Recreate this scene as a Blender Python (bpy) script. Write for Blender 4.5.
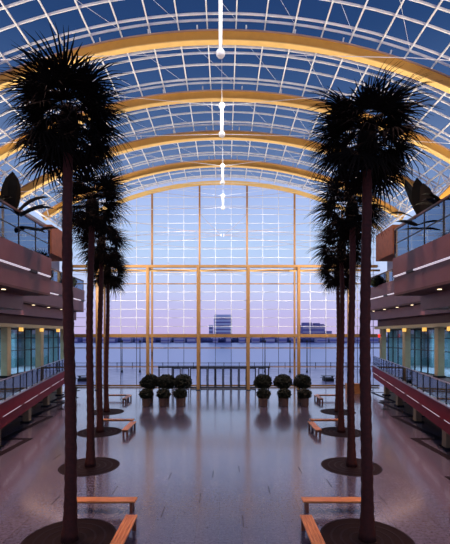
import bpy, bmesh, math, random
from mathutils import Vector, Matrix
PI = math.pi
random.seed(7)
S = bpy.context.scene
for o in list(bpy.data.objects): bpy.data.objects.remove(o)

# ------------------------------------------------------------------ camera
F = 400.0                                   # focal length in pixels of the 450x544 frame
cd = bpy.data.cameras.new('camera'); cam = bpy.data.objects.new('camera', cd)
S.collection.objects.link(cam)
cam.location = (0.21, 0, 6.5); cam.rotation_euler = (PI/2, 0, 0)
cd.sensor_fit = 'VERTICAL'; cd.sensor_height = 24; cd.lens = F/544*24
cd.shift_y = 63/544; cd.shift_x = 0
cd.clip_end = 4000
S.camera = cam

# ------------------------------------------------------------------ exposure
S.view_settings.view_transform = 'Standard'; S.view_settings.look = 'None'
S.view_settings.gamma = 1; S.view_settings.use_curve_mapping = False
S.view_settings.exposure = 0.0

def lin(c):
    return tuple(((v/255)/12.92 if v/255 <= .04045 else ((v/255+.055)/1.055)**2.4) for v in c)

# ------------------------------------------------------------------ dusk sky
W = bpy.data.worlds.new('dusk_sky'); S.world = W; W.use_nodes = True
nt = W.node_tree; nt.nodes.clear()
out = nt.nodes.new('ShaderNodeOutputWorld'); bg = nt.nodes.new('ShaderNodeBackground')
tc = nt.nodes.new('ShaderNodeTexCoord'); sp = nt.nodes.new('ShaderNodeSeparateXYZ')
asn = nt.nodes.new('ShaderNodeMath'); asn.operation = 'ARCSINE'
mr = nt.nodes.new('ShaderNodeMapRange'); mr.inputs[1].default_value = 0; mr.inputs[2].default_value = PI/2
cr = nt.nodes.new('ShaderNodeValToRGB')
nt.links.new(tc.outputs['Generated'], sp.inputs[0]); nt.links.new(sp.outputs[2], asn.inputs[0])
nt.links.new(asn.outputs[0], mr.inputs[0]); nt.links.new(mr.outputs[0], cr.inputs[0]); nt.links.new(cr.outputs[0], bg.inputs[0])
nt.links.new(bg.outputs[0], out.inputs[0]); bg.inputs[1].default_value = 1.0
stops = [(0, (205,185,228)), (3, (200,192,238)), (7, (204,214,250)), (12, (192,216,252)), (17, (182,203,248)), (21, (168,188,238)),
         (25, (134,156,204)), (30, (92,122,176)), (36, (62,95,150)), (44, (52,80,136)), (70, (46,70,124)), (90, (40,62,116))]
el = cr.color_ramp.elements
while len(el) > 1: el.remove(el[0])
el[0].position = 0; el[0].color = (*lin(stops[0][1]), 1)
for a, c in stops[1:]:
    e = el.new(a/90); e.color = (*lin(c), 1)

# ------------------------------------------------------------------ helpers
def mat(name, col, rough=.6, metal=0, var=.12, scale=4, spec=.5, emit=None, es=0, bump=0):
    m = bpy.data.materials.new(name); m.use_nodes = True; n = m.node_tree
    b = n.nodes['Principled BSDF']; c = lin(col)
    b.inputs['Roughness'].default_value = rough; b.inputs['Metallic'].default_value = metal
    b.inputs['Specular IOR Level'].default_value = spec
    t = n.nodes.new('ShaderNodeTexCoord'); no = n.nodes.new('ShaderNodeTexNoise'); no.inputs['Scale'].default_value = scale
    no.inputs['Detail'].default_value = 4
    r = n.nodes.new('ShaderNodeValToRGB')
    r.color_ramp.elements[0].position = .3; r.color_ramp.elements[1].position = .7
    r.color_ramp.elements[0].color = (*[v*(1-var) for v in c], 1); r.color_ramp.elements[1].color = (*[min(1, v*(1+var)) for v in c], 1)
    n.links.new(t.outputs['Object'], no.inputs['Vector']); n.links.new(no.outputs[0], r.inputs[0]); n.links.new(r.outputs[0], b.inputs['Base Color'])
    if emit: b.inputs['Emission Color'].default_value = (*lin(emit), 1); b.inputs['Emission Strength'].default_value = es
    if bump:
        bp = n.nodes.new('ShaderNodeBump'); bp.inputs['Strength'].default_value = bump
        n.links.new(no.outputs[0], bp.inputs['Height']); n.links.new(bp.outputs[0], b.inputs['Normal'])
    return m

def glass(name, tint, refl=.12, rough=.02, rcol=(1, 1, 1), ior=1.5):
    m = bpy.data.materials.new(name); m.use_nodes = True; n = m.node_tree; n.nodes.clear()
    o = n.nodes.new('ShaderNodeOutputMaterial'); mx = n.nodes.new('ShaderNodeMixShader')
    tr = n.nodes.new('ShaderNodeBsdfTransparent'); gl = n.nodes.new('ShaderNodeBsdfGlossy')
    fr = n.nodes.new('ShaderNodeFresnel'); fr.inputs[0].default_value = ior if refl > 0 else 1.01
    ma = n.nodes.new('ShaderNodeMath'); ma.operation = 'ADD'; ma.inputs[1].default_value = refl; ma.use_clamp = True
    no = n.nodes.new('ShaderNodeTexNoise'); no.inputs['Scale'].default_value = .6
    tr.inputs[0].default_value = (*tint, 1); gl.inputs['Roughness'].default_value = rough; gl.inputs[0].default_value = (*rcol, 1)
    n.links.new(fr.outputs[0], ma.inputs[0]); n.links.new(ma.outputs[0], mx.inputs[0])
    n.links.new(tr.outputs[0], mx.inputs[1]); n.links.new(gl.outputs[0], mx.inputs[2]); n.links.new(mx.outputs[0], o.inputs[0])
    return m

def box(bm, x0, x1, y0, y1, z0, z1, M=None):
    x0, x1 = min(x0, x1), max(x0, x1); y0, y1 = min(y0, y1), max(y0, y1); z0, z1 = min(z0, z1), max(z0, z1)
    v = [bm.verts.new((x, y, z)) for x in (x0, x1) for y in (y0, y1) for z in (z0, z1)]
    if M is not None:
        for q in v: q.co = M @ q.co
    for f in ((0,1,3,2), (4,6,7,5), (0,4,5,1), (2,3,7,6), (0,2,6,4), (1,5,7,3)): bm.faces.new([v[i] for i in f])
    return v

def tube(bm, pts, rad, n=8, cap=True):
    """tube through the points; rad is a number or one radius per point"""
    pts = [Vector(p) for p in pts]; rings = []
    if not isinstance(rad, (list, tuple)): rad = [rad]*len(pts)
    for i, p in enumerate(pts):
        d = (pts[min(i+1, len(pts)-1)] - pts[max(i-1, 0)]).normalized()
        u = d.cross(Vector((0, 0, 1)))
        if abs(d.z) > .7: u = d.cross(Vector((0, 1, 0)))
        u.normalize(); w = d.cross(u)
        rings.append([bm.verts.new(p + rad[i]*(math.cos(2*PI*k/n)*u + math.sin(2*PI*k/n)*w)) for k in range(n)])
    for a, b in zip(rings, rings[1:]):
        for k in range(n): bm.faces.new((a[k], a[(k+1) % n], b[(k+1) % n], b[k]))
    if cap: bm.faces.new(rings[0][::-1]); bm.faces.new(rings[-1])

def lathe(bm, prof, c=(0, 0, 0), n=24):
    rings = []
    for r, z in prof:
        rings.append([bm.verts.new((c[0]+r*math.cos(2*PI*k/n), c[1]+r*math.sin(2*PI*k/n), c[2]+z)) for k in range(n)])
    for a, b in zip(rings, rings[1:]):
        for k in range(n): bm.faces.new((a[k], a[(k+1) % n], b[(k+1) % n], b[k]))
    bm.faces.new(rings[0][::-1]); bm.faces.new(rings[-1])

def prism(bm, poly, z0, z1):
    a = [bm.verts.new((x, y, z0)) for x, y in poly]; b = [bm.verts.new((x, y, z1)) for x, y in poly]
    bm.faces.new(a[::-1]); bm.faces.new(b)
    for i in range(len(poly)):
        j = (i+1) % len(poly); bm.faces.new((a[i], a[j], b[j], b[i]))

def obj(name, bm, m, parent=None, smooth=False):
    bmesh.ops.recalc_face_normals(bm, faces=bm.faces[:])
    me = bpy.data.meshes.new(name); bm.to_mesh(me); bm.free(); me.materials.append(m)
    if smooth:
        for p in me.polygons: p.use_smooth = True
    o = bpy.data.objects.new(name, me); S.collection.objects.link(o)
    if parent: o.parent = parent
    return o

def tag(o, label, cat, group=None, kind=None):
    o['label'] = label; o['category'] = cat
    if group: o['group'] = group
    if kind: o['kind'] = kind
    return o

def struct(o): o['kind'] = 'structure'; return o

def thing(name, label, cat, loc=(0, 0, 0), rz=0, group=None):
    o = bpy.data.objects.new(name, None); S.collection.objects.link(o)
    o.location = loc; o.rotation_euler = (0, 0, rz); o.empty_display_size = .2
    return tag(o, label, cat, group)

def kids(o): return [c for c in ALLKIDS.get(o.name, [])]
ALLKIDS = {}
def copy_tree(o, parent=None):
    c = o.copy(); S.collection.objects.link(c)
    if parent: c.parent = parent
    for ch in o.children: copy_tree(ch, c)
    return c
def dup(o, loc, rz, label, group=None):
    c = copy_tree(o); c.location = loc; c.rotation_euler = (0, 0, rz); c['label'] = label
    if group: c['group'] = group
    return c

def bx(name, m, parent, *a, bevel=0):
    bm = bmesh.new(); box(bm, *a)
    if bevel: bmesh.ops.bevel(bm, geom=bm.edges[:], offset=bevel, segments=2, affect='EDGES')
    return obj(name, bm, m, parent)

# ------------------------------------------------------------------ materials
M = {}
M['gold'] = mat('gold_painted_steel', (204,152,66), .45, .0, .06, 2)
M['post'] = mat('tan_gold_post_paint', (160,118,66), .5, 0, .06, 2)
M['goldpale'] = mat('cream_painted_steel', (232,196,122), .45, 0, .05, 2)  # on the arch flanges this cream holds the glow from below
M['white'] = mat('white_painted_steel', (225,228,235), .45, 0, .04, 2)
M['whiteb'] = mat('bright_white_enamel', (240,242,245), .35, 0, .02, 2)
M['mullion_tan'] = mat('tan_glazing_bar', (168,142,132), .5, 0, .05, 2)
M['mauve'] = mat('mauve_painted_fascia', (104,68,76), .5, 0, .08, 1.2)
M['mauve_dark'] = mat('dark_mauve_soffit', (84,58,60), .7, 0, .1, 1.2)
M['maroon'] = mat('maroon_walkway_fascia', (120,20,36), .6, 0, .1, 1.2, spec=.2)
M['wood_panel'] = mat('brown_timber_panel', (118,66,36), .6, 0, .18, 2.5)
M['handrail'] = mat('dark_brown_handrail', (74,44,36), .4, 0, .1, 2)
M['beige'] = mat('beige_plaster_column', (188,172,136), .7, 0, .06, 3)
M['tan'] = mat('tan_plaster_column', (140,120,98), .7, 0, .06, 3)
M['teal'] = mat('grey_teal_interior_wall', (120,150,158), .6, 0, .1, 1)
M['wallgrey'] = mat('pale_grey_plaster', (150,148,160), .8, 0, .06, 1)
M['dark'] = mat('dark_bronze_metal', (28,24,30), .4, .3, .15, 5)
M['darkband'] = mat('dark_granite_band', (22,14,24), .6, 0, .25, 14, spec=.15)
M['grate'] = mat('dark_iron_grate', (22,12,16), .75, .0, .25, 20, spec=.15)
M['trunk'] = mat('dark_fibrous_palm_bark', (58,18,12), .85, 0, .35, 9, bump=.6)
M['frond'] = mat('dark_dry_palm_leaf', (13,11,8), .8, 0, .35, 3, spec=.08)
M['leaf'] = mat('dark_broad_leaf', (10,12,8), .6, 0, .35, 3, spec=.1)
M['shrub'] = mat('dark_green_shrub_leaf', (28,34,22), .6, 0, .4, 6, spec=.3)
M['terracotta'] = mat('brown_planter_clay', (98,72,60), .6, 0, .15, 6)
M['soil'] = mat('dark_soil', (40,30,24), .95, 0, .3, 20)
M['strip'] = mat('lit_white_strip', (240,240,245), .4, 0, .02, 2, emit=(235,222,240), es=.6)
M['downlight'] = mat('lit_downlight_lens', (255,240,210), .4, 0, .02, 2, emit=(255,226,180), es=3)
M['lantern'] = mat('lit_amber_lantern', (255,210,120), .4, 0, .05, 8, emit=(255,196,96), es=1.0)
M['exit'] = mat('lit_red_sign', (230,40,30), .4, 0, .02, 2, emit=(255,40,24), es=1.4)
M['rail'] = mat('brushed_metal_rail', (150,140,160), .3, .7, .05, 6)
M['plaza'] = mat('outdoor_plaza_paving', (185,182,218), .25, 0, .12, .6)
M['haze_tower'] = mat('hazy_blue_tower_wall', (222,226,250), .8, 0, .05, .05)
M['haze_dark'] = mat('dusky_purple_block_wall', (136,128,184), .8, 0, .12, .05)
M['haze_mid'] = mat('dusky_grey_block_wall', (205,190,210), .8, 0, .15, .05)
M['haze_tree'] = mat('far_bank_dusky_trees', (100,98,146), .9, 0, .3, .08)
M['glass_roof'] = glass('tinted_roof_glass', (.44, .53, .6), .0, .05)
M['glass_wall'] = glass('clear_wall_glass', (.93, .95, .98), .0, .03)
M['glass_rail'] = glass('railing_glass', (.62, .72, .95), .24, .03, (.55,.72,1))
M['glass_walk'] = glass('walkway_railing_glass', (.82, .87, .92), .05, .03, (.85,.9,1))
M['glass_shop'] = glass('shopfront_glass', (.7, .84, .92), .07, .04, ior=1.05)

# bench timber with planks
def wood(name, c1, c2):
    m = mat(name, c1, .4, 0, .1, 3); n = m.node_tree; b = n.nodes['Principled BSDF']
    t = n.nodes.new('ShaderNodeTexCoord'); mp = n.nodes.new('ShaderNodeMapping'); mp.inputs['Scale'].default_value = (1.2, 22, 22)
    no = n.nodes.new('ShaderNodeTexNoise'); no.inputs['Scale'].default_value = 2; no.inputs['Detail'].default_value = 5
    r = n.nodes.new('ShaderNodeValToRGB'); r.color_ramp.elements[0].position = .35; r.color_ramp.elements[1].position = .68
    r.color_ramp.elements[0].color = (*lin(c1), 1); r.color_ramp.elements[1].color = (*lin(c2), 1)
    n.links.new(t.outputs['Object'], mp.inputs[0]); n.links.new(mp.outputs[0], no.inputs['Vector'])
    n.links.new(no.outputs[0], r.inputs[0]); n.links.new(r.outputs[0], b.inputs['Base Color'])
    return m
M['oak'] = wood('honey_oak_planks', (176,108,58), (222,156,92))
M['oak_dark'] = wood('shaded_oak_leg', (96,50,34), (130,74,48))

# polished stone floor: tile courses, speckle
def floor_mat():
    m = bpy.data.materials.new('polished_granite_tiles'); m.use_nodes = True; n = m.node_tree; b = n.nodes['Principled BSDF']
    t = n.nodes.new('ShaderNodeTexCoord')
    mp = n.nodes.new('ShaderNodeMapping'); mp.inputs['Rotation'].default_value = (0, 0, PI/2)
    br = n.nodes.new('ShaderNodeTexBrick'); br.inputs['Scale'].default_value = 1
    br.inputs['Brick Width'].default_value = 1.5; br.inputs['Row Height'].default_value = .75; br.inputs['Mortar Size'].default_value = .012
    br.inputs['Color1'].default_value = (*lin((84,86,108)), 1); br.inputs['Color2'].default_value = (*lin((92,93,114)), 1)
    br.inputs['Mortar'].default_value = (*lin((74,77,94)), 1)
    sp1 = n.nodes.new('ShaderNodeTexNoise'); sp1.inputs['Scale'].default_value = 9; sp1.inputs['Detail'].default_value = 8; sp1.inputs['Roughness'].default_value = .8
    r1 = n.nodes.new('ShaderNodeValToRGB'); r1.color_ramp.elements[0].position = .35; r1.color_ramp.elements[1].position = .65
    r1.color_ramp.elements[0].color = (.55, .55, .58, 1); r1.color_ramp.elements[1].color = (1.5, 1.46, 1.42, 1)
    mx = n.nodes.new('ShaderNodeMix'); mx.data_type = 'RGBA'; mx.blend_type = 'MULTIPLY'; mx.inputs[0].default_value = 1
    n.links.new(t.outputs['Object'], mp.inputs[0]); n.links.new(mp.outputs[0], br.inputs['Vector'])
    n.links.new(t.outputs['Object'], sp1.inputs['Vector']); n.links.new(sp1.outputs[0], r1.inputs[0])
    n.links.new(br.outputs['Color'], mx.inputs[6]); n.links.new(r1.outputs[0], mx.inputs[7]); n.links.new(mx.outputs[2], b.inputs['Base Color'])
    rr = n.nodes.new('ShaderNodeMapRange'); rr.inputs[3].default_value = .1; rr.inputs[4].default_value = .26
    n.links.new(sp1.outputs[0], rr.inputs[0]); n.links.new(rr.outputs[0], b.inputs['Roughness'])
    b.inputs['Specular IOR Level'].default_value = 1.0; b.inputs['Coat Weight'].default_value = .6; b.inputs['Coat Roughness'].default_value = .12
    return m
M['floor'] = floor_mat()

def water_mat():
    m = bpy.data.materials.new('dusk_river_water'); m.use_nodes = True; n = m.node_tree; b = n.nodes['Principled BSDF']
    b.inputs['Base Color'].default_value = (*lin((198,202,240)), 1); b.inputs['Roughness'].default_value = .3; b.inputs['Metallic'].default_value = .55
    t = n.nodes.new('ShaderNodeTexCoord'); mp = n.nodes.new('ShaderNodeMapping'); mp.inputs['Scale'].default_value = (.05, .3, 1)
    no = n.nodes.new('ShaderNodeTexNoise'); no.inputs['Scale'].default_value = 1; no.inputs['Detail'].default_value = 6
    bp = n.nodes.new('ShaderNodeBump'); bp.inputs['Strength'].default_value = .1; bp.inputs['Distance'].default_value = .3
    n.links.new(t.outputs['Object'], mp.inputs[0]); n.links.new(mp.outputs[0], no.inputs['Vector'])
    n.links.new(no.outputs[0], bp.inputs['Height']); n.links.new(bp.outputs[0], b.inputs['Normal'])
    return m
M['water'] = water_mat()

# ------------------------------------------------------------------ lamps: terrace uplights, shop ceilings, walkway downlights, plus added unseen fill lights
def area(name, loc, target, sx, sy, power, col, spread=PI, parent=None):
    l = bpy.data.lights.new(name, 'AREA'); l.shape = 'RECTANGLE'; l.size = sx; l.size_y = sy; l.energy = power; l.color = lin(col); l.spread = spread
    o = bpy.data.objects.new(name, l); S.collection.objects.link(o); o.location = loc
    d = Vector(target) - Vector(loc); o.rotation_euler = d.to_track_quat('-Z', 'Y').to_euler()
    return o
for s in (-1, 1):
    for y in (15, 28, 41):
        area('terrace_uplight', (s*18.6, y, 12.6), (s*4, y-1, 27), .8, 8, 2000, (255,234,206), 2.2)
    area('window_wall_wash', (s*15.5, 40.5, 12.6), (s*2, 50, 14), 1, 1, 1500, (255,240,225), 2.6)  # added fill from the sides, whitens the glazing bars
    area('window_wall_flood', (s*6.5, 44.8, 23.4), (s*3.5, 50.3, 10.5), 1, 1, 420, (250,240,240), 1.9)  # added unseen fill so the middle of the window wall brightens
    for y in (9.6, 15.8, 22.0, 28.2):
        area('vault_downlight', (s*9.5, y, 23.4), (s*10, y+.5, 0), 1, 2, 480, (255,192,168), 1.3)  # added fill under the vault, only to warm the floor
    for y in (18, 30, 42):
        area('shop_ceiling_lamp', (s*23, y, 6.9), (s*23, y, 0), 3, 8, 800, (205,228,240))
    for y in (16, 26, 36):
        area('walkway_downlight_row', (s*(14.3+.06*y), y, 9.2 if y < 28 else 9.3), (s*(10.5+.06*y), y, 0), .5, 8, 230, (255,205,185), 2.2)

for y in (18.9, 26.6, 34.8, 42.0):
    area('king_post_spot', (0, y-5.2, 23.2), (0, y, 21.2), .3, .3, 75, (255,248,240), .9)  # added unseen light in front of each post, makes it whiter

# ------------------------------------------------------------------ floor, ground
YF = 50.3                                    # the glazed end wall
bm = bmesh.new(); box(bm, -21, 21, -6, YF+.1, -.3, 0); fl = struct(obj('floor', bm, M['floor']))
def lx(y): return 6.0 + .232*y                # diverging line the bays step along
corn = [11.6, 18.4, 25.2, 32.1, 38.8, 45.5]
for s in (-1, 1):
    for i in range(1, len(corn)):
        y1, y0 = corn[i], corn[i-1]; X = lx(y1); b_ = bmesh.new(); w = .42
        prism(b_, [(s*X, y0+.05), (s*X, y1), (s*(X+6), y1), (s*(X+6), y1-w), (s*(X+w), y1-w), (s*(X+w), y0+.05)], .001, .008)
        obj('inlay_band', b_, M['darkband'], fl)
def flo(px, py): D = 6.5*F/(py-335); return ((px-225)/F*D+.21, D)
for px, py in ((56,500), (57,457), (115,490), (163,512), (200,498), (213,474), (269,490), (243,521), (239,469), (329,483), (383,500), (300,470), (170,476)):
    x, y = flo(px, py); bx('floor_joint_slot', M['darkband'], fl, x-.014, x+.014, y-.45, y+.45, .001, .006)

# ------------------------------------------------------------------ glazed barrel roof
RZ = -10.5; R_in = 35.5; R_gl = 36.8
def arc(R, t, y): return Vector((R*math.sin(t), y, RZ + R*math.cos(t)))
def sweep(bm, R0, R1, y0, y1, t0, t1, n=60):
    pr = None
    for i in range(n+1):
        t = t0 + (t1-t0)*i/n
        q = [bm.verts.new(arc(R0, t, y0)), bm.verts.new(arc(R1, t, y0)), bm.verts.new(arc(R1, t, y1)), bm.verts.new(arc(R0, t, y1))]
        if pr:
            for k in range(4): bm.faces.new((pr[k], pr[(k+1) % 4], q[(k+1) % 4], q[k]))
        else: bm.faces.new(q)
        pr = q
    bm.faces.new(pr[::-1])
T = math.asin(19.6/R_in); TG = math.asin(20.3/R_gl)
bm = bmesh.new(); pr = None
for i in range(49):
    t = -TG + 2*TG*i/48; q = [bm.verts.new(arc(R_gl, t, 4)), bm.verts.new(arc(R_gl, t, YF))]
    if pr: bm.faces.new((pr[0], pr[1], q[1], q[0]))
    pr = q
roof = struct(obj('ceiling', bm, M['glass_roof']))
ARCH = [6.5 + 6.2*i for i in range(7)]
for a in ARCH:
    for off in (2.2, 2.8, 4.0, 5.6, 6.1):
        bm = bmesh.new(); y = a+off; h = .032
        sweep(bm, R_gl-.16, R_gl-.04, y-h, y+h, -TG, TG, 48); obj('rib', bm, M['white'], roof)
np_ = 11; dt = 1.84/R_gl
for k in range(-np_-1, np_+1):
    t = (k+.5)*dt
    if abs(t) > TG: continue
    bm = bmesh.new(); c = arc(R_gl-.18, t, 0); u = Vector((math.cos(t), 0, -math.sin(t))); v = Vector((math.sin(t), 0, math.cos(t)))
    vs = []
    for y in (4, YF-.05):
        vs.append([bm.verts.new(Vector((c.x, y, c.z)) + a_*.038*u + b_*.08*v) for a_, b_ in ((-1, -1), (1, -1), (1, 1), (-1, 1))])
    for q in range(4): bm.faces.new((vs[0][q], vs[0][(q+1) % 4], vs[1][(q+1) % 4], vs[1][q]))
    bm.faces.new(vs[0][::-1]); bm.faces.new(vs[1]); obj('purlin', bm, M['white'], roof)
# thin wind-brace cables under the glass
for a in ARCH[2:]:
    for k in range(-6, 6, 2):
        bm = bmesh.new(); t0 = (k+.5)*dt; tube(bm, [arc(R_gl-.35, t0, a+.4), arc(R_gl-.35, t0+dt, a+3.1), arc(R_gl-.35, t0+2*dt, a+5.8)], .009, 5); obj('brace_cable', bm, M['white'], roof)

place_words = ['arch nearest the camera, out over the front palms', 'second arch back', 'third arch back', 'topmost in the photo',
               'second down from the top of the photo', 'third down, behind the second hanging post', 'fourth down, just before the slim edge arch']
for i, a in enumerate(ARCH):
    if i < 2: continue
    t = thing('roof_arch', 'gold steel roof arch, ' + place_words[i], 'roof arch', (0, a, RZ+R_in*math.cos(T)), 0, 'gold arches under the glass vault')
    off = Vector((0, -a, -(RZ+R_in*math.cos(T))))
    def local(bm):
        bmesh.ops.translate(bm, verts=bm.verts[:], vec=off)
    bm = bmesh.new(); sweep(bm, R_in+.06, R_in+.62, a+.06, a+.34, -T, T); local(bm); obj('web', bm, M['gold'], t)
    bm = bmesh.new(); sweep(bm, R_in, R_in+.06, a-.02, a+.42, -T, T); local(bm); obj('bottom_flange', bm, M['goldpale'], t)  # gold arch turned cream underneath, uplight put into the colour
    bm = bmesh.new(); sweep(bm, R_in+.62, R_in+.7, a-.02, a+.42, -T, T); local(bm); obj('top_flange', bm, M['mullion_tan'], t)
    for k in range(-7, 8, 2):
        bm = bmesh.new(); tt = k*1.7*dt*.5
        tube(bm, [arc(R_in+.7, tt, a+.2), arc(R_gl-.18, tt, a+.2)], .05, 6); local(bm); obj('standoff', bm, M['white'], t)
# end arch against the glass wall
bm = bmesh.new(); sweep(bm, R_in+.35, R_in+.8, YF-.35, YF-.05, -T, T)
ea = tag(obj('end_arch', bm, M['goldpale']), 'slim cream and orange edge arch framing the top of the window wall', 'roof arch')

# lattice trusses along both springings, struts below the arches
for s, nm in ((-1, 'left'), (1, 'right')):
    t = thing('lattice_truss', 'white lattice edge truss where the vault meets the %s side' % nm, 'truss', (s*19.1, 6, 19.2), 0, 'white edge trusses')
    bm = bmesh.new(); tube(bm, [(0, 0, 0), (0, 43.8, 0)], .09, 6); obj('bottom_chord', bm, M['white'], t)
    bm = bmesh.new(); tube(bm, [(0, 0, 1.5), (0, 43.8, 1.5)], .09, 6); obj('top_chord', bm, M['white'], t)
    bm = bmesh.new()
    for k in range(22):
        y = k*2; tube(bm, [(0, y, .05), (0, y+1, 1.45)], .055, 6); tube(bm, [(0, y+1, 1.45), (0, y+2, .05)], .055, 6)
        lathe(bm, [(.05, -.16), (.15, -.1), (.17, 0), (.15, .1), (.05, .16)], (0, y+1, 1.5), 8)
    obj('lattice', bm, M['white'], t)
    for a, w in ((18.9, 'nearer'), (31.3, 'farther from')):
        q = thing('arch_strut', 'gold raking column propping the vault on the %s terrace, %s the camera' % (nm, w), 'column', (s*16.2, a+.2, 10.6), 0, 'gold raking columns on the terraces')
        bm = bmesh.new(); MM = None
        for z0, z1, x0, x1 in ((0, 5.6, 0, 0), (5.6, 8.3, 0, s*2.6)):
            r = .28
            a4 = [bm.verts.new((x0+dx*r, dy*r, z0)) for dx, dy in ((-1,-1),(1,-1),(1,1),(-1,1))]; b4 = [bm.verts.new((x1+dx*r, dy*r, z1)) for dx, dy in ((-1,-1),(1,-1),(1,1),(-1,1))]
            for k in range(4): bm.faces.new((a4[k], a4[(k+1) % 4], b4[(k+1) % 4], b4[k]))
            bm.faces.new(a4[::-1]); bm.faces.new(b4)
        obj('shaft', bm, M['gold'], q)
        bm = bmesh.new(); box(bm, -.4, .4, -.4, .4, -.1, .15); obj('base_plate', bm, M['dark'], q)
        bm = bmesh.new(); tube(bm, [(s*-.35, 0, 5.6), (s*2.1, 0, 8.35)], .05, 6); obj('side_rod', bm, M['white'], q)

# king posts hanging in the tie cables
for (y, zb, zt, w) in ((18.9, 19.8, 25.0, 'longest and nearest, cut by the top edge of the photo'), (26.6, 19.85, 21.75, 'second from the top of the photo'),
                       (34.8, 19.75, 21.2, 'third from the top, in front of the farthest arches'), (42.0, 19.85, 21.1, 'lowest, in front of the window wall')):
    t = thing('king_post', 'white ball-ended hanging post, ' + w, 'hanging post', (0, y, zb), 0, 'white posts hanging under the ridge')
    L = zt-zb; k = 1.0
    bm = bmesh.new(); tube(bm, [(0, 0, .1), (0, 0, L-.1)], .09 if y < 20 else .115, 12); obj('shaft', bm, M['whiteb'], t, True)
    for zc in (0, L):
        bm = bmesh.new(); lathe(bm, [(.02, -.19), (.14, -.17), (.21, -.07), (.22, 0), (.21, .07), (.14, .17), (.02, .19)], (0, 0, zc), 14); obj('ball_end', bm, M['whiteb'], t, True)
    bm = bmesh.new(); tube(bm, [(0, 0, L), (0, 0, R_gl+RZ-.2-zb)], .012, 5); obj('hanger_rod', bm, M['white'], t)
    for s in (-1, 1):
        bm = bmesh.new(); tube(bm, [(0, 0, 0), (s*9, 0, -.2), (s*19.3, 0, -.9)], .016, 5); obj('tie_cable', bm, M['white'], t)
        bm = bmesh.new(); tube(bm, [(0, 0, L), (s*14, 0, 23.0-zb)], .014, 5); obj('stay_cable', bm, M['white'], t)

# ------------------------------------------------------------------ glazed end wall
COLX = [-14.87, -8.92, -2.97, 2.97, 8.92, 14.87]
def roofz(x): return RZ + math.sqrt((R_in+.4)**2 - x*x)
bm = bmesh.new(); pts = [(-19.6, .1), (19.6, .1)] + [(x, roofz(x)) for x in [19.6-39.2*i/40 for i in range(41)]]
a_ = [bm.verts.new((x, YF, z)) for x, z in pts]; bm.faces.new(a_)
win = struct(obj('window_1', bm, M['glass_wall']))
Z_B, Z_M = 6.5, 14.6
# vertical glazing bars
for k in range(-9, 10):
    x = k*1.983 + .99
    if abs(x) > 19.4: continue
    if Z_M < roofz(x):
        bx('glazing_bar', M['white'], win, x-.018, x+.018, YF-.06, YF+.02, Z_M, roofz(x))
    bx('glazing_bar', M['white'], win, x-.035, x+.035, YF-.06, YF+.02, Z_B, Z_M)
    bx('glazing_bar', M['dark'], win, x-.025, x+.025, YF-.06, YF+.02, .1, Z_B)
z = Z_B + 1.08
while z < 24.9:
    hx = min(19.6, math.sqrt(max(0, (R_in+.4)**2 - (z-RZ)**2)))
    up = z > 12.7
    bx('transom', M['white'], win, -hx, hx, YF-.08, YF+.02, z-(.018 if up else .034), z+(.018 if up else .034))
    z += 1.08
for zz, h in ((4.87, .06), (2.5, .07), (.14, .1)):
    bx('transom', M['post'], win, -19.6, 19.6, YF-.1, YF+.04, zz-h, zz+h)
for x in COLX:                                # slender posts at the glass
    bx('wall_post', M['post'], win, x-.11, x+.11, YF-.28, YF-.1, 0, roofz(x)-.1)
bx('wall_beam', M['post'], win, -19.6, 19.6, YF-.3, YF-.1, Z_M-.12, Z_M+.1)
bx('wall_beam', M['post'], win, -19.6, 19.6, YF-.3, YF-.1, Z_B-.3, Z_B+.02)
bx('wall_beam', M['post'], win, -19.6, 19.6, YF-.2, YF-.1, 12.85, 12.98)
# bow-string cables stiffening the upper glass
for zb, dz in ((23.5, -2.2), (22.2, .6), (19.5, 1.4), (17.2, -1.6)):
    for s in (-1, 1):
        bm = bmesh.new(); hx = 15; tube(bm, [(s*2*i, YF-1.0+.03*i, zb - dz*(i/7.5)**2) for i in range(8)], .018, 5); obj('brace_cable', bm, M['mullion_tan'], win)

for dx in (-.16, .16):
    bm = bmesh.new(); lathe(bm, [(.02, -.2), (.06, -.12), (.06, .12), (.02, .2)], (dx-.1, 49.3, 18.8), 10); obj('cable_hub', bm, M['whiteb'], win)
for sx in (-1, 1):
    for ex, ez in ((14.5, 21.2), (14.5, 19.0), (14.5, 16.8), (3.1, 21.8)):
        bm = bmesh.new(); tube(bm, [(sx*.2-.1, 49.3, 18.8), (sx*ex*.5, 49.5, 18.8+(ez-18.8)*.42), (sx*ex, 50.0, ez)], .018, 5); obj('brace_cable', bm, M['mullion_tan'], win)

# free-standing portal frame in front of the glass
YP = 47.3
pf = thing('portal_frame', 'tall gold portal frame with six slim posts standing before the window wall', 'frame', (0, YP, 0))
for x in COLX:
    bm = bmesh.new(); box(bm, x-.17, x+.17, -.2, .2, 0, Z_M-.1); bmesh.ops.bevel(bm, geom=bm.edges[:], offset=.03, segments=1, affect='EDGES'); p = obj('post', bm, M['post'], pf)
    bx('post_base', M['dark'], p, x-.26, x+.26, -.28, .28, 0, .08)
bx('top_beam', M['post'], pf, -18.2, 18.2, -.2, .2, Z_M-.12, Z_M+.16)
bx('middle_beam', M['post'], pf, -18.2, 18.2, -.15, .15, Z_B-.24, Z_B+.12)
for i in range(7):
    x0 = -20.8+5.947*i+.0; x1 = x0+5.947
    x0 = max(x0, -18.2); x1 = min(x1, 18.2)
    bm = bmesh.new()
    for s_ in (-1, 1):
        tube(bm, [(x0 + (x1-x0)*k/10, 1.3 + s_*.0, Z_M-.32 + s_*.2*math.sin(PI*k/10)) for k in range(11)], .03, 5)
    obj('bow_truss', bm, M['goldpale'], pf)
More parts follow.
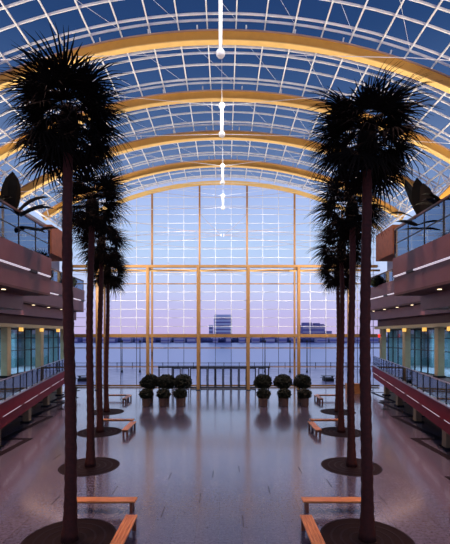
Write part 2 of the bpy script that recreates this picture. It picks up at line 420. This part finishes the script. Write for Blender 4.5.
for x in COLX:
    bx('tie_beam', M['post'], pf, x-.08, x+.08, .2, YF-YP-.3, Z_M-.1, Z_M+.08)
    bx('tie_beam', M['post'], pf, x-.08, x+.08, .2, YF-YP-.3, Z_B-.2, Z_B+.02)

# entrance doors: dark framed leaves in a low screen
es = thing('entrance_screen', 'dark bronze head rail and posts carrying the entrance doors in the window wall', 'door screen', (0, 48.6, 0))
bx('head_rail', M['dark'], es, -7.9, 5.6, -.12, .12, 2.5, 2.72)
for x in (-7.8, -6.2, -2.95, 2.95, 5.5): bx('post', M['dark'], es, x-.07, x+.07, -.1, .1, 0, 2.5)
dn = 1
xs = [-6.1+.0, -5.07, -4.04] + [-2.85+.95*i for i in range(6)] + [3.05, 4.25]
for x in xs:
    w = .93; bm = bmesh.new()
    box(bm, x, x+.12, 48.57, 48.63, .02, 2.48); box(bm, x+w-.12, x+w, 48.57, 48.63, .02, 2.48); box(bm, x+.12, x+w-.12, 48.57, 48.63, 2.38, 2.48); box(bm, x+.12, x+w-.12, 48.57, 48.63, .02, .2)
    d = struct(obj('door_%d' % dn, bm, M['dark'])); dn += 1
    bx('pane', M['glass_wall'], d, x+.12, x+w-.12, 48.595, 48.605, .2, 2.38)
    bm = bmesh.new(); tube(bm, [(x+w-.16, 48.5, .9), (x+w-.16, 48.5, 1.5)], .02, 6); obj('door_handle', bm, M['rail'], d)

# ------------------------------------------------------------------ side walls, rooms behind the level-two shopfronts
for s, nm, wi in ((-1, 'left', 2), (1, 'right', 4)):
    bm = bmesh.new(); box(bm, s*20.6, s*20.9, -6, YF, 7.5, 19.4); struct(obj('wall_'+nm, bm, M['wallgrey']))
    bm = bmesh.new(); box(bm, s*20.6, s*20.9, -6, YF, 0, 2.4); struct(obj('wall_%s_lower' % nm, bm, M['beige'])).name = 'wall_'+nm+'_base'
    # shop room
    bm = bmesh.new(); box(bm, s*26.6, s*26.9, 8, YF-.2, 2.4, 7.5)
    for y in (14, 21, 27.5, 34, 40.4, 46.8): box(bm, s*24.4, s*26.6, y, y+.5, 2.7, 7.1)
    struct(obj('wall_'+nm+'_shop', bm, M['teal']))
    bm = bmesh.new(); box(bm, s*20.6, s*26.6, 8, YF-.2, 2.4, 2.7); struct(obj('floor_'+nm+'_shop', bm, M['wallgrey']))
    bm = bmesh.new(); box(bm, s*20.6, s*26.9, 8, YF-.2, 7.1, 7.5); struct(obj('ceiling_'+nm+'_shop', bm, M['mauve_dark']))
    bm = bmesh.new(); box(bm, s*20.6, s*26.9, YF-.2, YF, 2.4, 7.5); struct(obj('wall_'+nm+'_shop_end', bm, M['teal']))
    bm = bmesh.new(); box(bm, s*20.0, s*20.03, 8, YF-.4, 2.7, 7.1)
    sw = struct(obj('window_%d' % wi, bm, M['glass_shop']))
    bm = bmesh.new(); y = 8
    while y < YF-.5: box(bm, s*19.96, s*20.08, y-.03, y+.03, 2.7, 7.1); y += 1.35
    for z in (2.75, 5.0, 6.2, 7.05): box(bm, s*19.97, s*20.07, 8, YF-.4, z-.04, z+.04)
    obj('window_frame', bm, M['dark'], sw)
    wl = ['nearest the camera', 'second from the camera', 'third from the camera', 'fourth from the camera', 'beside the window wall']
    for i, y in enumerate((22.8, 29.2, 35.8, 42.3, 48.6)):
        t = thing('shopfront_column', 'square beige column along the %s upper shopfront, %s' % (nm, wl[i]), 'column', (s*19.4, y, 2.7), 0, 'beige columns along the shopfronts')
        bx('shaft', M['beige'], t, -.3, .3, -.32, .32, 0, 4.5, bevel=.03); bx('base', M['dark'], t, -.36, .36, -.38, .38, 0, .18)
    for i, y in enumerate((33.3, 37.5, 41.7, 45.8)):
        t = thing('hanging_lantern', 'small lit amber box lantern before the %s shopfront, %s' % (nm, ['nearest the camera', 'second of four', 'third of four', 'nearest the window wall'][i]), 'lantern', (s*18.9, y, 6.85), 0, 'amber lanterns before the shopfronts')
        bx('lamp_shade', M['lantern'], t, -.14, .14, -.14, .14, 0, .36); bx('cap', M['dark'], t, -.16, .16, -.16, .16, .36, .4); bx('base_cap', M['dark'], t, -.16, .16, -.16, .16, -.04, 0)
        bm = bmesh.new(); tube(bm, [(0, 0, .3), (0, 0, .36)], .02, 5); obj('stem', bm, M['dark'], t)
    # ground columns below the walkway
    for i, y in enumerate((16.1, 22.9, 29.9, 36.6, 43.3)):
        X = lx(y)+1.65
        t = thing('ground_column', 'stubby beige column under the %s walkway, %s' % (nm, wl[i]), 'column', (s*X, y, 0), 0, 'stubby columns under the walkways')
        bx('shaft', M['tan'], t, -.22, .22, -.24, .24, 0, 2.4, bevel=.03); bx('base', M['darkband'], t, -.34, .34, -.34, .34, 0, .1)
t = bx('exit_sign', M['exit'], None, 18.7, 18.93, 48.25, 48.35, 6.2, 6.6, bevel=.02); tag(t, 'small lit red sign on the beige column at the right of the window wall', 'sign')
bx('bracket', M['dark'], t, 18.93, 19.11, 48.27, 48.33, 6.35, 6.45)

# ------------------------------------------------------------------ sloping level-two walkways with glass rails
sl = .23; y0, y1 = 9.0, 49.2
L = math.hypot(y1-y0, sl*(y1-y0)); ang = math.atan(sl)
for s, nm in ((-1, 'left'), (1, 'right')):
    t = thing('walkway', '%s raised walkway with maroon fascia, glass railing and thin light line' % nm, 'walkway', (s*(7.0+sl*y0), y0, 0), 0, 'raised walkways along both sides')
    A = Matrix.Rotation(-s*ang, 4, 'Z')       # local y runs along the edge, local s*x points outward
    def wb(name, m, xa, xb, ya, yb, za, zb, par=t):
        bm = bmesh.new(); box(bm, s*xa, s*xb, ya, yb, za, zb, A); return obj(name, bm, m, par)
    wb('upper_fascia', M['maroon'], 0, .25, 0, L, 1.98, 2.75)
    wb('coping', M['rail'], -.05, .3, 0, L, 2.75, 2.8)
    for k in range(9):
        wb('light_line', M['strip'], .03, .2, k*L/9, (k+.8)*L/9, 1.925, 1.95)
    wb('lower_fascia', M['maroon'], .1, .4, 0, L, 1.3, 1.92)
    bm = bmesh.new(); p0 = A @ Vector((s*.25, 0, 0)); p1 = A @ Vector((s*.25, L, 0))
    ox = s*(7.0+sl*y0)
    prism(bm, [(p0.x, p0.y), (p1.x, p1.y), (s*20.55-ox, p1.y), (s*20.55-ox, p0.y)], 2.4, 2.68); obj('deck', bm, M['mauve_dark'], t)
    n = 26; st = L/n
    for i in range(n+1): wb('rail_post', M['dark'], .08, .16, min(i*st, L-.06), min(i*st, L-.06)+.06, 2.8, 3.95)
    for i in range(n): wb('glass_panel', M['glass_walk'], .11, .125, i*st+.09, (i+1)*st-.03, 2.88, 3.9)
    bm = bmesh.new(); tube(bm, [A @ Vector((s*.12, 0, 3.97)), A @ Vector((s*.12, L, 3.97))], .035, 8); obj('handrail', bm, M['rail'], t)

# ------------------------------------------------------------------ upper balconies
def balcony(s, nm, X, ya, yb, gl, near):
    which = 'near' if near else 'far'
    t = thing('balcony', '%s %s balcony, mauve fascia with a white light line and glass rail' % (which, nm), 'balcony', (s*X, ya, 0), 0, 'mauve stepped balconies')
    Lb = yb-ya
    def q(name, m, xa, xb, a, b, za, zb, par=t): return bx(name, m, par, s*xa, s*xb, a, b, za, zb)
    q('parapet', M['mauve'], 0, .3, 0, Lb, 10.72, 11.95)
    k = 0; y = 0
    while y < Lb-.5:
        e = min(y+5.6, Lb); q('light_strip', M['strip'], .04, .3, y, e, 10.63, 10.71); 
        if e < Lb: q('strip_joint', M['dark'], -.01, .3, e, min(e+.9, Lb), 10.56, 10.74)
        y = e+.9
    q('lower_fascia', M['mauve'], .1, .5, 0, Lb, 9.45, 10.6)
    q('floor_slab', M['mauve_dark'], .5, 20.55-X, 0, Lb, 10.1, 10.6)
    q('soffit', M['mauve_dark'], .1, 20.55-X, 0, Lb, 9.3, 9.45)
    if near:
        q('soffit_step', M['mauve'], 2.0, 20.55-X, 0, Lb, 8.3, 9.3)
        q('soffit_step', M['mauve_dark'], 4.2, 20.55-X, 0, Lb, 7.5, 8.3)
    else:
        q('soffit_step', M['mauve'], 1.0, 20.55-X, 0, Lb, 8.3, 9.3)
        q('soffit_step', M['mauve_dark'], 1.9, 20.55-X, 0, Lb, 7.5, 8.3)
    q('ceiling_board', M['beige'], (5.2 if near else 1.5), 20.55-X, 0, Lb, 7.2, 7.5)
    n = max(2, round(Lb/2.1)); st = Lb/n
    for i in range(n+1): q('rail_post', M['dark'], .1, .17, min(i*st, Lb-.07), min(i*st, Lb-.07)+.07, 11.95, 11.95+gl)
    for i in range(n): q('glass_panel', M['glass_rail'], .13, .145, i*st+.09, (i+1)*st-.02, 12.0, 11.95+gl)
    q('handrail', M['handrail'], .06, .2, 0, Lb, 11.95+gl, 12.06+gl)
    if near: q('mid_rail', M['dark'], .1, .16, 0, Lb, 12.95, 13.0)
    for i in range(int(Lb/3.2)):
        for xx, zz in ((1.1, 9.3), (3.1, 8.3)) if near else ((.6, 9.3),):
            bm = bmesh.new(); lathe(bm, [(.12, -.03), (.12, 0)], (s*xx, 1.4+3.2*i, zz), 12); obj('downlight', bm, M['downlight'], t)
    if near:
        q('end_panel', M['wood_panel'], 0, 3.6, Lb+.02, Lb+3.2, 12.35, 14.4)
        q('end_pier', M['mauve_dark'], .6, 3.4, Lb+.02, Lb+.6, 9.45, 12.35)
    return t
for s, nm in ((-1, 'left'), (1, 'right')):
    balcony(s, nm, 12.2, 7.0, 28.6, 2.0, True)
    balcony(s, nm, 17.0, 29.4, 49.0, 1.1, False)

# ------------------------------------------------------------------ palms
def frond_mesh(seed):
    r = random.Random(seed); bm = bmesh.new()
    pl = .85                                                # petiole along +x, drooping
    tube(bm, [(0, 0, 0), (.3, 0, .06), (.55, 0, .08), (pl, 0, .06)], [.03, .018, .014, .012], 4)
    n = 24
    for i in range(n):
        a = -1.75 + 3.5*i/(n-1) + r.uniform(-.05, .05); l = (1.25 - .22*abs(a)/1.75)*r.uniform(.85, 1.08); w = .032
        d = Vector((math.cos(a), math.sin(a), 0)); nrm = Vector((-d.y, d.x, 0)); base = Vector((pl, 0, .06)); last = None
        dr = r.uniform(.18, .42)
        for k, f in enumerate((0, .4, .75, 1)):
            p = base + d*l*f + Vector((0, 0, .08*math.sin(f*PI) - dr*f*f*f - .05*abs(a)*f))
            ww = w*(.35, 1, .55, .06)[k]
            q = (bm.verts.new(p - nrm*ww), bm.verts.new(p + Vector((0, 0, .02*(1-f)))), bm.verts.new(p + nrm*ww))
            if last:
                bm.faces.new((last[0], last[1], q[1], q[0])); bm.faces.new((last[1], last[2], q[2], q[1]))
            last = q
    me_o = bm; return me_o
def mesh_of(bm, name, m):
    me = bpy.data.meshes.new(name); bm.to_mesh(me); bm.free(); me.materials.append(m); return me
FR = [mesh_of(frond_mesh(i), 'frond', M['frond']) for i in range(4)]
def palm(px_base, X, Y, zc, lean, label, k=1.0, nfr=84, seed=0):
    r = random.Random(seed)
    t = thing('palm_tree', label, 'palm tree', (X, Y, 0), 0, 'tall indoor palms in two rows')
    bm = bmesh.new(); pts = []; rad = []
    for i in range(61):
        f = i/60; z = .02 + f*(zc-.3)
        pts.append((lean*f + .04*math.sin(f*7+seed), .03*math.sin(f*5+seed), z))
        rad.append((.19 - .05*f + .10*math.exp(-z*1.8) + (.012 if i % 2 else -.008)) * (1 if f < .93 else 1.15))
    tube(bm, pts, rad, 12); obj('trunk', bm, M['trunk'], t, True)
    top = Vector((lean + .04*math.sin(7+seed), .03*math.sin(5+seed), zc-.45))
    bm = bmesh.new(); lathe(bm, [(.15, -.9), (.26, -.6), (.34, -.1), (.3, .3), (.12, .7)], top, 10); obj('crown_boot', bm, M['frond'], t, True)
    for i in range(nfr):
        f = (i+.5)/nfr
        elev = math.radians(48 - 98*f) + r.uniform(-.08, .08); az = i*2.39996 + r.uniform(-.15, .15)
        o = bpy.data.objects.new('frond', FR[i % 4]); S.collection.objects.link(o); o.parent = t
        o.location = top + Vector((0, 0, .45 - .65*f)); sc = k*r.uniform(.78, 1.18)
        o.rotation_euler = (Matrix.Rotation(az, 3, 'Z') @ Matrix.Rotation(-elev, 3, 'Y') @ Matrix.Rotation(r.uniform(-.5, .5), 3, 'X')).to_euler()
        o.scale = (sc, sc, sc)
    return t
RO = ['nearest the camera', 'second from the camera', 'third from the camera', 'nearest the window wall']
PY = [12.7, 19.8, 26.8, 33.8]; PZ = {-1: (13.55, 13.2, 12.8, 12.2), 1: (13.0, 13.1, 12.7, 12.0)}
PX = {-1: (-4.72, -6.5, -8.2, -9.8), 1: (4.7, 6.45, 8.0, 9.75)}
for s, nm in ((-1, 'left'), (1, 'right')):
    for i in range(4):
        X, Y = PX[s][i], PY[i]
        palm(0, X, Y, PZ[s][i], (-.05 if s < 0 else -.02)*(1 if i == 0 else -2), 'tall fan palm with dark trunk in the %s row, %s' % (nm, RO[i]), 1.0 if i == 0 else .99, 52 if i == 0 else 46, seed=i+10*(s+1))
        g = thing('tree_grate', 'round dark iron grate in the floor around the %s row palm, %s' % (nm, RO[i].split(',')[0]), 'tree grate', (X, Y, 0), 0, 'round grates around the palm trunks')
        bm = bmesh.new(); lathe(bm, [(1.38, .002), (1.38, .012)], (0, 0, 0), 48); obj('plate', bm, M['grate'], g)
        for rr in (1.38, 1.05, .75, .45):
            bm = bmesh.new(); n = 48
            for a0 in range(n):
                t0, t1 = 2*PI*a0/n, 2*PI*(a0+1)/n
                vs = [bm.verts.new((q*math.cos(tt), q*math.sin(tt), z)) for z in (.010, .018) for q in (rr, rr+.07) for tt in (t0, t1)]
                for f in ((0,1,3,2), (4,6,7,5), (0,4,5,1), (2,3,7,6)): bm.faces.new([vs[j] for j in f])
            bmesh.ops.remove_doubles(bm, verts=bm.verts[:], dist=1e-4); obj('ring', bm, M['darkband'], g)

# ------------------------------------------------------------------ benches
def bench(label, x, y, rz, L, first=None):
    if first: return dup(first, (x, y, 0), rz, label)
    t = thing('bench', label, 'bench', (x, y, 0), rz, 'oak benches beside the palms')
    bm = bmesh.new()
    for i in range(4): box(bm, -L/2, L/2, -.2+.102*i, -.2+.094+.102*i, .39, .45)
    bmesh.ops.bevel(bm, geom=bm.edges[:], offset=.006, segments=1, affect='EDGES'); obj('seat', bm, M['oak'], t)
    for e in (-1, 1):
        bm = bmesh.new(); box(bm, e*(L/2-.16)-.05, e*(L/2-.16)+.05, -.18, -.06, 0, .39); box(bm, e*(L/2-.16)-.05, e*(L/2-.16)+.05, .06, .18, 0, .39); box(bm, e*(L/2-.16)-.05, e*(L/2-.16)+.05, -.06, .06, .27, .39)
        obj('leg', bm, M['oak_dark'], t)
    bx('stretcher', M['oak_dark'], t, -L/2+.11, L/2-.11, -.03, .03, .30, .39)
    return t
b0 = None
for i, (yl, xl, yt) in enumerate(((12.25, 2.93, 14.75), (26.8, 6.2, 28.75), (39.3, 9.4, 40.6))):
    dist = ('front', 'middle', 'far')[i]
    for s, nm in ((-1, 'left'), (1, 'right')):
        l1 = 'oak slat bench running towards the camera, %s pair on the %s side' % (dist, nm)
        l2 = 'oak slat bench set crosswise beside the palms, %s pair on the %s side' % (dist, nm)
        xc = s*(xl+ (1.25 if i else 1.15)); 
        if b0 is None: b0 = bench(l1, s*xl, yl, PI/2, 2.45)
        else: bench(l1, s*xl, yl, PI/2, 2.45, b0)
        bench(l2, s*(xl+1.35), yt, 0, 2.3, b0)

# ------------------------------------------------------------------ planters in front of the doors
def leaf_cloud(bm, c, R, n, r, size=.11, squash=1.0):
    for _ in range(n):
        d = Vector((r.gauss(0, 1), r.gauss(0, 1), r.gauss(0, 1))).normalized(); rr = R*r.uniform(.45, 1.05)
        p = Vector(c) + Vector((d.x*rr, d.y*rr, d.z*rr*squash))
        u = Vector((r.gauss(0, 1), r.gauss(0, 1), r.gauss(0, 1))).normalized(); v = u.orthogonal().normalized(); w = size*r.uniform(.7, 1.3)
        vs = [bm.verts.new(p + u*w), bm.verts.new(p + v*w*.45), bm.verts.new(p - u*w), bm.verts.new(p - v*w*.45)]; bm.faces.new(vs)
def pot(t, w=.36, h=.74):
    bm = bmesh.new()
    lathe(bm, [(w*.82, 0), (w*.95, .04), (w, h-.1), (w*1.06, h-.1), (w*1.06, h), (w*.9, h), (w*.9, h-.06)], (0, 0, 0), 20); p = obj('pot', bm, M['terracotta'], t)
    bm = bmesh.new(); lathe(bm, [(w*.9, h-.08), (w*.88, h-.05)], (0, 0, 0), 20); obj('soil', bm, M['soil'], t)
r = random.Random(3); PP = []
names = {-7.0: 'outermost on the left of the doors', -5.45: 'middle of the left three', -3.9: 'nearest the doors on the left', 3.75: 'nearest the doors on the right', 5.65: 'middle of the right three', 7.5: 'outermost on the right of the doors'}
for x, w in names.items():
    t = thing('potted_tree', 'round-headed dark tree in a pot, ' + w, 'potted tree', (x*1.01, 38.5, 0), 0, 'round-headed trees before the doors')
    pot(t, .38, .6)
    bm = bmesh.new(); tube(bm, [(0, 0, .5), (.03, .02, 1.0), (0, 0, 1.7)], [.05, .04, .035], 7)
    for k in range(5): tube(bm, [(0, 0, 1.4), (.35*math.cos(k*1.26), .35*math.sin(k*1.26), 1.95)], .015, 5)
    obj('stem', bm, M['trunk'], t)
    bm = bmesh.new(); leaf_cloud(bm, (.1, 0, 2.0), .82, 1500, r, .14, .85); leaf_cloud(bm, (-.3, -.2, 1.9), .55, 500, r, .14, .8); leaf_cloud(bm, (.35, .2, 2.15), .5, 400, r, .14, .8)
    leaf_cloud(bm, (0, 0, 2.08), .5, 400, r, .16); obj('foliage', bm, M['shrub'], t)
    t = thing('potted_shrub', 'low leafy shrub in a brown pot, ' + w, 'potted shrub', (x, 36.5, 0), 0, 'low potted shrubs before the doors')
    pot(t)
    bm = bmesh.new(); tube(bm, [(0, 0, .65), (0, 0, .95)], .04, 6); obj('stem', bm, M['trunk'], t)
    bm = bmesh.new(); leaf_cloud(bm, (0, .2, 1.1), .62, 900, r, .14, .75); leaf_cloud(bm, (.15, .6, 1.15), .3, 160, r, .11, .7); obj('foliage', bm, M['shrub'], t)

# ------------------------------------------------------------------ broad-leaved plants on the terraces
def big_leaf(bm, base, az, el, L, w, droop, r):
    pts = []; d = Vector((math.cos(az), math.sin(az), 0)); side = Vector((-d.y, d.x, 0)); last = None
    for k in range(9):
        f = k/8; a = el - droop*f*f
        if k: p = p + (d*math.cos(a) + Vector((0, 0, 1))*math.sin(a))*L/8
        else: p = Vector(base)
        ww = .02 if f < .2 else w*math.sin(PI*min(1, (f-.15)/.85))**.6 + .01
        q = (bm.verts.new(p - side*ww + Vector((0, 0, -.12*ww))), bm.verts.new(p), bm.verts.new(p + side*ww + Vector((0, 0, -.12*ww))))
        if last: bm.faces.new((last[0], last[1], q[1], q[0])); bm.faces.new((last[1], last[2], q[2], q[1]))
        last = q
def terrace_plant(label, x, y, z, leaves, seed):
    r = random.Random(seed)
    t = thing('broadleaf_plant', label, 'plant', (x, y, z), 0, 'large-leaved plants on the terraces')
    bm = bmesh.new(); box(bm, -.45, .45, -.45, .45, 0, .8); bmesh.ops.bevel(bm, geom=bm.edges[:], offset=.04, segments=1, affect='EDGES'); obj('pot', bm, M['dark'], t)
    bm = bmesh.new(); tube(bm, [(0, 0, .7), (0, 0, 2.7)], [.12, .08], 8); obj('stem', bm, M['trunk'], t)
    for az, el_, L_, w, dr in leaves:
        bm = bmesh.new(); big_leaf(bm, (0, 0, 2.5), az, el_, L_*1.12, w*1.15, dr, r); obj('leaf', bm, M['leaf'], t)
Rr = math.radians
# left: tall upright leaf at the back of the near balcony, two leaves reaching out
terrace_plant('dark plant with one tall upright broad leaf on the left near balcony', -12.9, 24.3, 12.0-1.35,
              [(Rr(100), Rr(84), 3.2, .5, .15), (Rr(70), Rr(88), 3.0, .42, .2), (Rr(20), Rr(66), 2.9, .3, 1.1), (Rr(10), Rr(50), 2.8, .28, 1.2), (Rr(30), Rr(52), 2.4, .3, .6), (Rr(180), Rr(70), 2.6, .4, .7), (Rr(200), Rr(40), 2.2, .35, 1.0), (Rr(45), Rr(10), 2.0, .24, .5)], 1)
terrace_plant('dark arching plant behind the left balcony glass, nearer the window wall', -13.0, 26.8, 12.0-1.35,
              [(Rr(10), Rr(35), 1.9, .25, .8), (Rr(-40), Rr(25), 1.7, .24, .9), (Rr(100), Rr(50), 1.8, .25, .9), (Rr(190), Rr(60), 1.9, .28, 1.0)], 2)
terrace_plant('dark plant with a broad upright leaf leaning left on the right near balcony', 12.9, 25.4, 12.0-1.35,
              [(Rr(120), Rr(74), 3.6, .55, .2), (Rr(95), Rr(80), 3.4, .5, .15), (Rr(70), Rr(84), 3.0, .5, .3), (Rr(140), Rr(60), 2.6, .35, 1.2), (Rr(190), Rr(30), 2.0, .25, .8), (Rr(0), Rr(60), 2.0, .26, 1.2), (Rr(200), Rr(8), 1.8, .24, .6)], 3)
terrace_plant('dark arching plant on the right near balcony, closest to the right edge', 13.1, 23.2, 12.0-1.35,
              [(Rr(a), Rr(e), 2.2, .16, 1.6) for a, e in ((0, 60), (50, 70), (100, 62), (150, 66), (200, 60), (260, 70), (310, 62), (180, 80), (20, 84))], 4)
terrace_plant('dark arching plant at the left edge of the near balcony', -13.3, 22.2, 12.0-1.35,
              [(Rr(a), Rr(e), 2.0, .2, 1.4) for a, e in ((0, 60), (60, 70), (120, 62), (180, 66), (240, 60), (300, 70))], 5)
for s, nm in ((-1, 'left'), (1, 'right')):
    r = random.Random(20+s)
    for k, (y, w) in enumerate(((32.3, 'beside the brown end panel'), (38.5, 'halfway along the far balcony'), (44.5, 'nearest the window wall'))):
        t = thing('hanging_shrub', 'dark shrub spilling over the %s far balcony, %s' % (nm, w), 'shrub', (s*16.95, y, 12.0), 0, 'shrubs on the far balconies')
        bx('trough', M['dark'], t, s*.35, s*.85, -.9, .9, -1.35, -.1)
        bm = bmesh.new(); leaf_cloud(bm, (s*.2, 0, .5), .75, 500, r, .16, .8); leaf_cloud(bm, (-s*.25, -.4, .2), .45, 220, r, .16, .9); obj('foliage', bm, M['shrub'], t)

# ------------------------------------------------------------------ under the walkways
def cafe_set(s, nm, x, y, first):
    t = thing('cafe_table', 'small round dark table under the %s walkway, %s' % (nm, first), 'table', (x, y, 0), 0, 'small tables under the walkways')
    bm = bmesh.new(); lathe(bm, [(.38, .7), (.38, .74)], (0, 0, 0), 20); obj('tabletop', bm, M['dark'], t)
    bm = bmesh.new(); lathe(bm, [(.22, 0), (.2, .03), (.03, .06), (.03, .7)], (0, 0, 0), 12); obj('pedestal', bm, M['dark'], t)
for s, nm in ((-1, 'left'), (1, 'right')):
    cafe_set(s, nm, s*15.2, 41.5, 'nearest the window wall'); cafe_set(s, nm, s*14.1, 35.0, 'farther from the window wall')
t = thing('potted_shrub', 'dark shrub in a pot at the far end of the left walkway', 'potted shrub', (-15.1, 40.0, 0)); pot(t, .3, .5)
bm = bmesh.new(); tube(bm, [(0, 0, .4), (0, 0, .9)], .04, 6); obj('stem', bm, M['trunk'], t)
bm = bmesh.new(); leaf_cloud(bm, (0, 0, 1.0), .5, 500, random.Random(5), .12); obj('foliage', bm, M['shrub'], t)
t = thing('timber_counter', 'low orange timber counter on the floor behind the right palm trunks', 'counter', (14.4, 44.4, 0))
bx('body', M['oak'], t, -.75, .75, -.3, .3, 0, 1.05); bx('countertop', M['oak'], t, -.8, .8, -.36, .36, 1.05, 1.12)

# ------------------------------------------------------------------ outside: plaza, river, far bank
bm = bmesh.new(); box(bm, -90, 90, YF+.1, 79, -.6, -.05); tag(obj('plaza', bm, M['plaza']), 'flat grey paved river terrace outside the window wall', 'plaza', kind='structure')
bm = bmesh.new(); box(bm, -3000, 3000, 79.2, 735, -10, -8); tag(obj('river', bm, M['water']), 'wide lavender river beyond the window wall', 'river', kind='structure')
bm = bmesh.new(); box(bm, -3000, 3000, 735, 2500, -10, -7.2); tag(obj('far_bank', bm, M['haze_tree']), 'dark low land of the far river bank', 'river bank', kind='structure')
t = thing('terrace_railing', 'long dark railing at the river edge of the outdoor terrace', 'railing', (0, 78.6, -.05))
bm = bmesh.new()
for z in (.3, .6, .9, 1.15): box(bm, -60, 60, -.03, .03, z-.03, z+.03)
obj('rails', bm, M['dark'], t)
for k in range(-20, 21): bx('rail_post', M['dark'], t, k*3-.05, k*3+.05, -.05, .05, 0, 1.15)
LP = {122: 'leftmost', 140: 'second from the left', 265: 'just right of the doors', 290: 'second from the right', 307: 'rightmost'}
for px, w in LP.items():
    t = thing('street_lamp', 'thin dark lamp post on the outdoor terrace, ' + w, 'lamp post', ((px-225)/F*70+.21, 70, -.05), 0, 'lamp posts on the outdoor terrace')
    bm = bmesh.new(); tube(bm, [(0, 0, 0), (0, 0, 5.2)], [.1, .06], 8); obj('pole', bm, M['dark'], t)
    bm = bmesh.new(); lathe(bm, [(.2, 0), (.16, .25), (.1, .5), (.05, 1.0)], (0, 0, 0), 10); obj('base', bm, M['dark'], t)
    bm = bmesh.new(); lathe(bm, [(.05, 5.2), (.2, 5.3), (.2, 5.5), (.03, 5.7)], (0, 0, 0), 10); obj('lamp_head', bm, M['dark'], t)
for px, w in ((84, 'left'), (328, 'right')):
    t = thing('picnic_table', 'dark outdoor table with benches beyond the glass on the ' + w, 'table', ((px-225)/F*57+.21, 57, -.05), 0, 'outdoor tables beyond the glass')
    bx('tabletop', M['dark'], t, -.9, .9, -.4, .4, .7, .77)
    for sx in (-1, 1): bx('leg', M['dark'], t, sx*.6-.06, sx*.6+.06, -.35, .35, 0, .7)
    for sy in (-1, 1):
        b = bx('seat', M['dark'], t, -.9, .9, sy*.75-.15, sy*.75+.15, .4, .45); bx('seat_leg', M['dark'], b, -.65, .65, sy*.75-.05, sy*.75+.05, 0, .4)
def building(label, xa, xb, yt, m, group, D=800, steps=()):
    X0 = (xa-225)/F*D; X1 = (xb-225)/F*D; zt = 6.5 + (335-yt)/F*D
    t = thing('building', label, 'building', ((X0+X1)/2, D, -7.2), 0, group); w = (X1-X0)/2; h = zt+7.2
    bm = bmesh.new(); box(bm, -w, w, 0, 20, 0, h); obj('wall', bm, m, t)
    bm = bmesh.new(); nf = max(1, int(h/7))
    for k in range(nf):
        z = 2 + k*(h-2)/nf; box(bm, -w*.92, w*.92, -.3, 0, z, z+(h/nf)*.4)
    obj('window_rows', bm, M['haze_dark'] if m is not M['haze_dark'] else M['haze_mid'], t)
    for a, b, c in steps: bx('roof_box', m, t, w*a, w*b, 2, 18, h, h+c)
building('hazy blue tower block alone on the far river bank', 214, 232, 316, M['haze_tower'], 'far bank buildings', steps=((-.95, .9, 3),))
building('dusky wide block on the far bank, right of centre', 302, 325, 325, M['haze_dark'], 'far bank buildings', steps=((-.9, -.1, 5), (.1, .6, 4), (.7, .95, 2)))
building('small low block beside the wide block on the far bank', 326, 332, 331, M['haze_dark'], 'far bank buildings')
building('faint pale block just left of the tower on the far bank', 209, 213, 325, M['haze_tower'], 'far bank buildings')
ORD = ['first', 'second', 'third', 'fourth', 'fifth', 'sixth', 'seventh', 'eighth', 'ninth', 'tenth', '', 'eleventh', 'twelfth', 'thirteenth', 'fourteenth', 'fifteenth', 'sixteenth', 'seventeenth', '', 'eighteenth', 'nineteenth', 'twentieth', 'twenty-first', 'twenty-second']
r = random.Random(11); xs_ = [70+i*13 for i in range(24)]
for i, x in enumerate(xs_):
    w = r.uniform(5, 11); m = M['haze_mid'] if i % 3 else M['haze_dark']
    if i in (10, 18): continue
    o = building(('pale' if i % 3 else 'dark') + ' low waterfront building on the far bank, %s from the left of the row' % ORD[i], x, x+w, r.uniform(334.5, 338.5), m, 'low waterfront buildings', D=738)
bm = bmesh.new(); r = random.Random(4)
for i in range(420):
    x = r.uniform(-330, 330); h = r.uniform(3, 9); lathe(bm, [(r.uniform(3, 5), -7.2), (r.uniform(4, 7), -7.2+h*.5), (1.2, -7.2+h)], (x, r.uniform(768, 776), 0), 6)
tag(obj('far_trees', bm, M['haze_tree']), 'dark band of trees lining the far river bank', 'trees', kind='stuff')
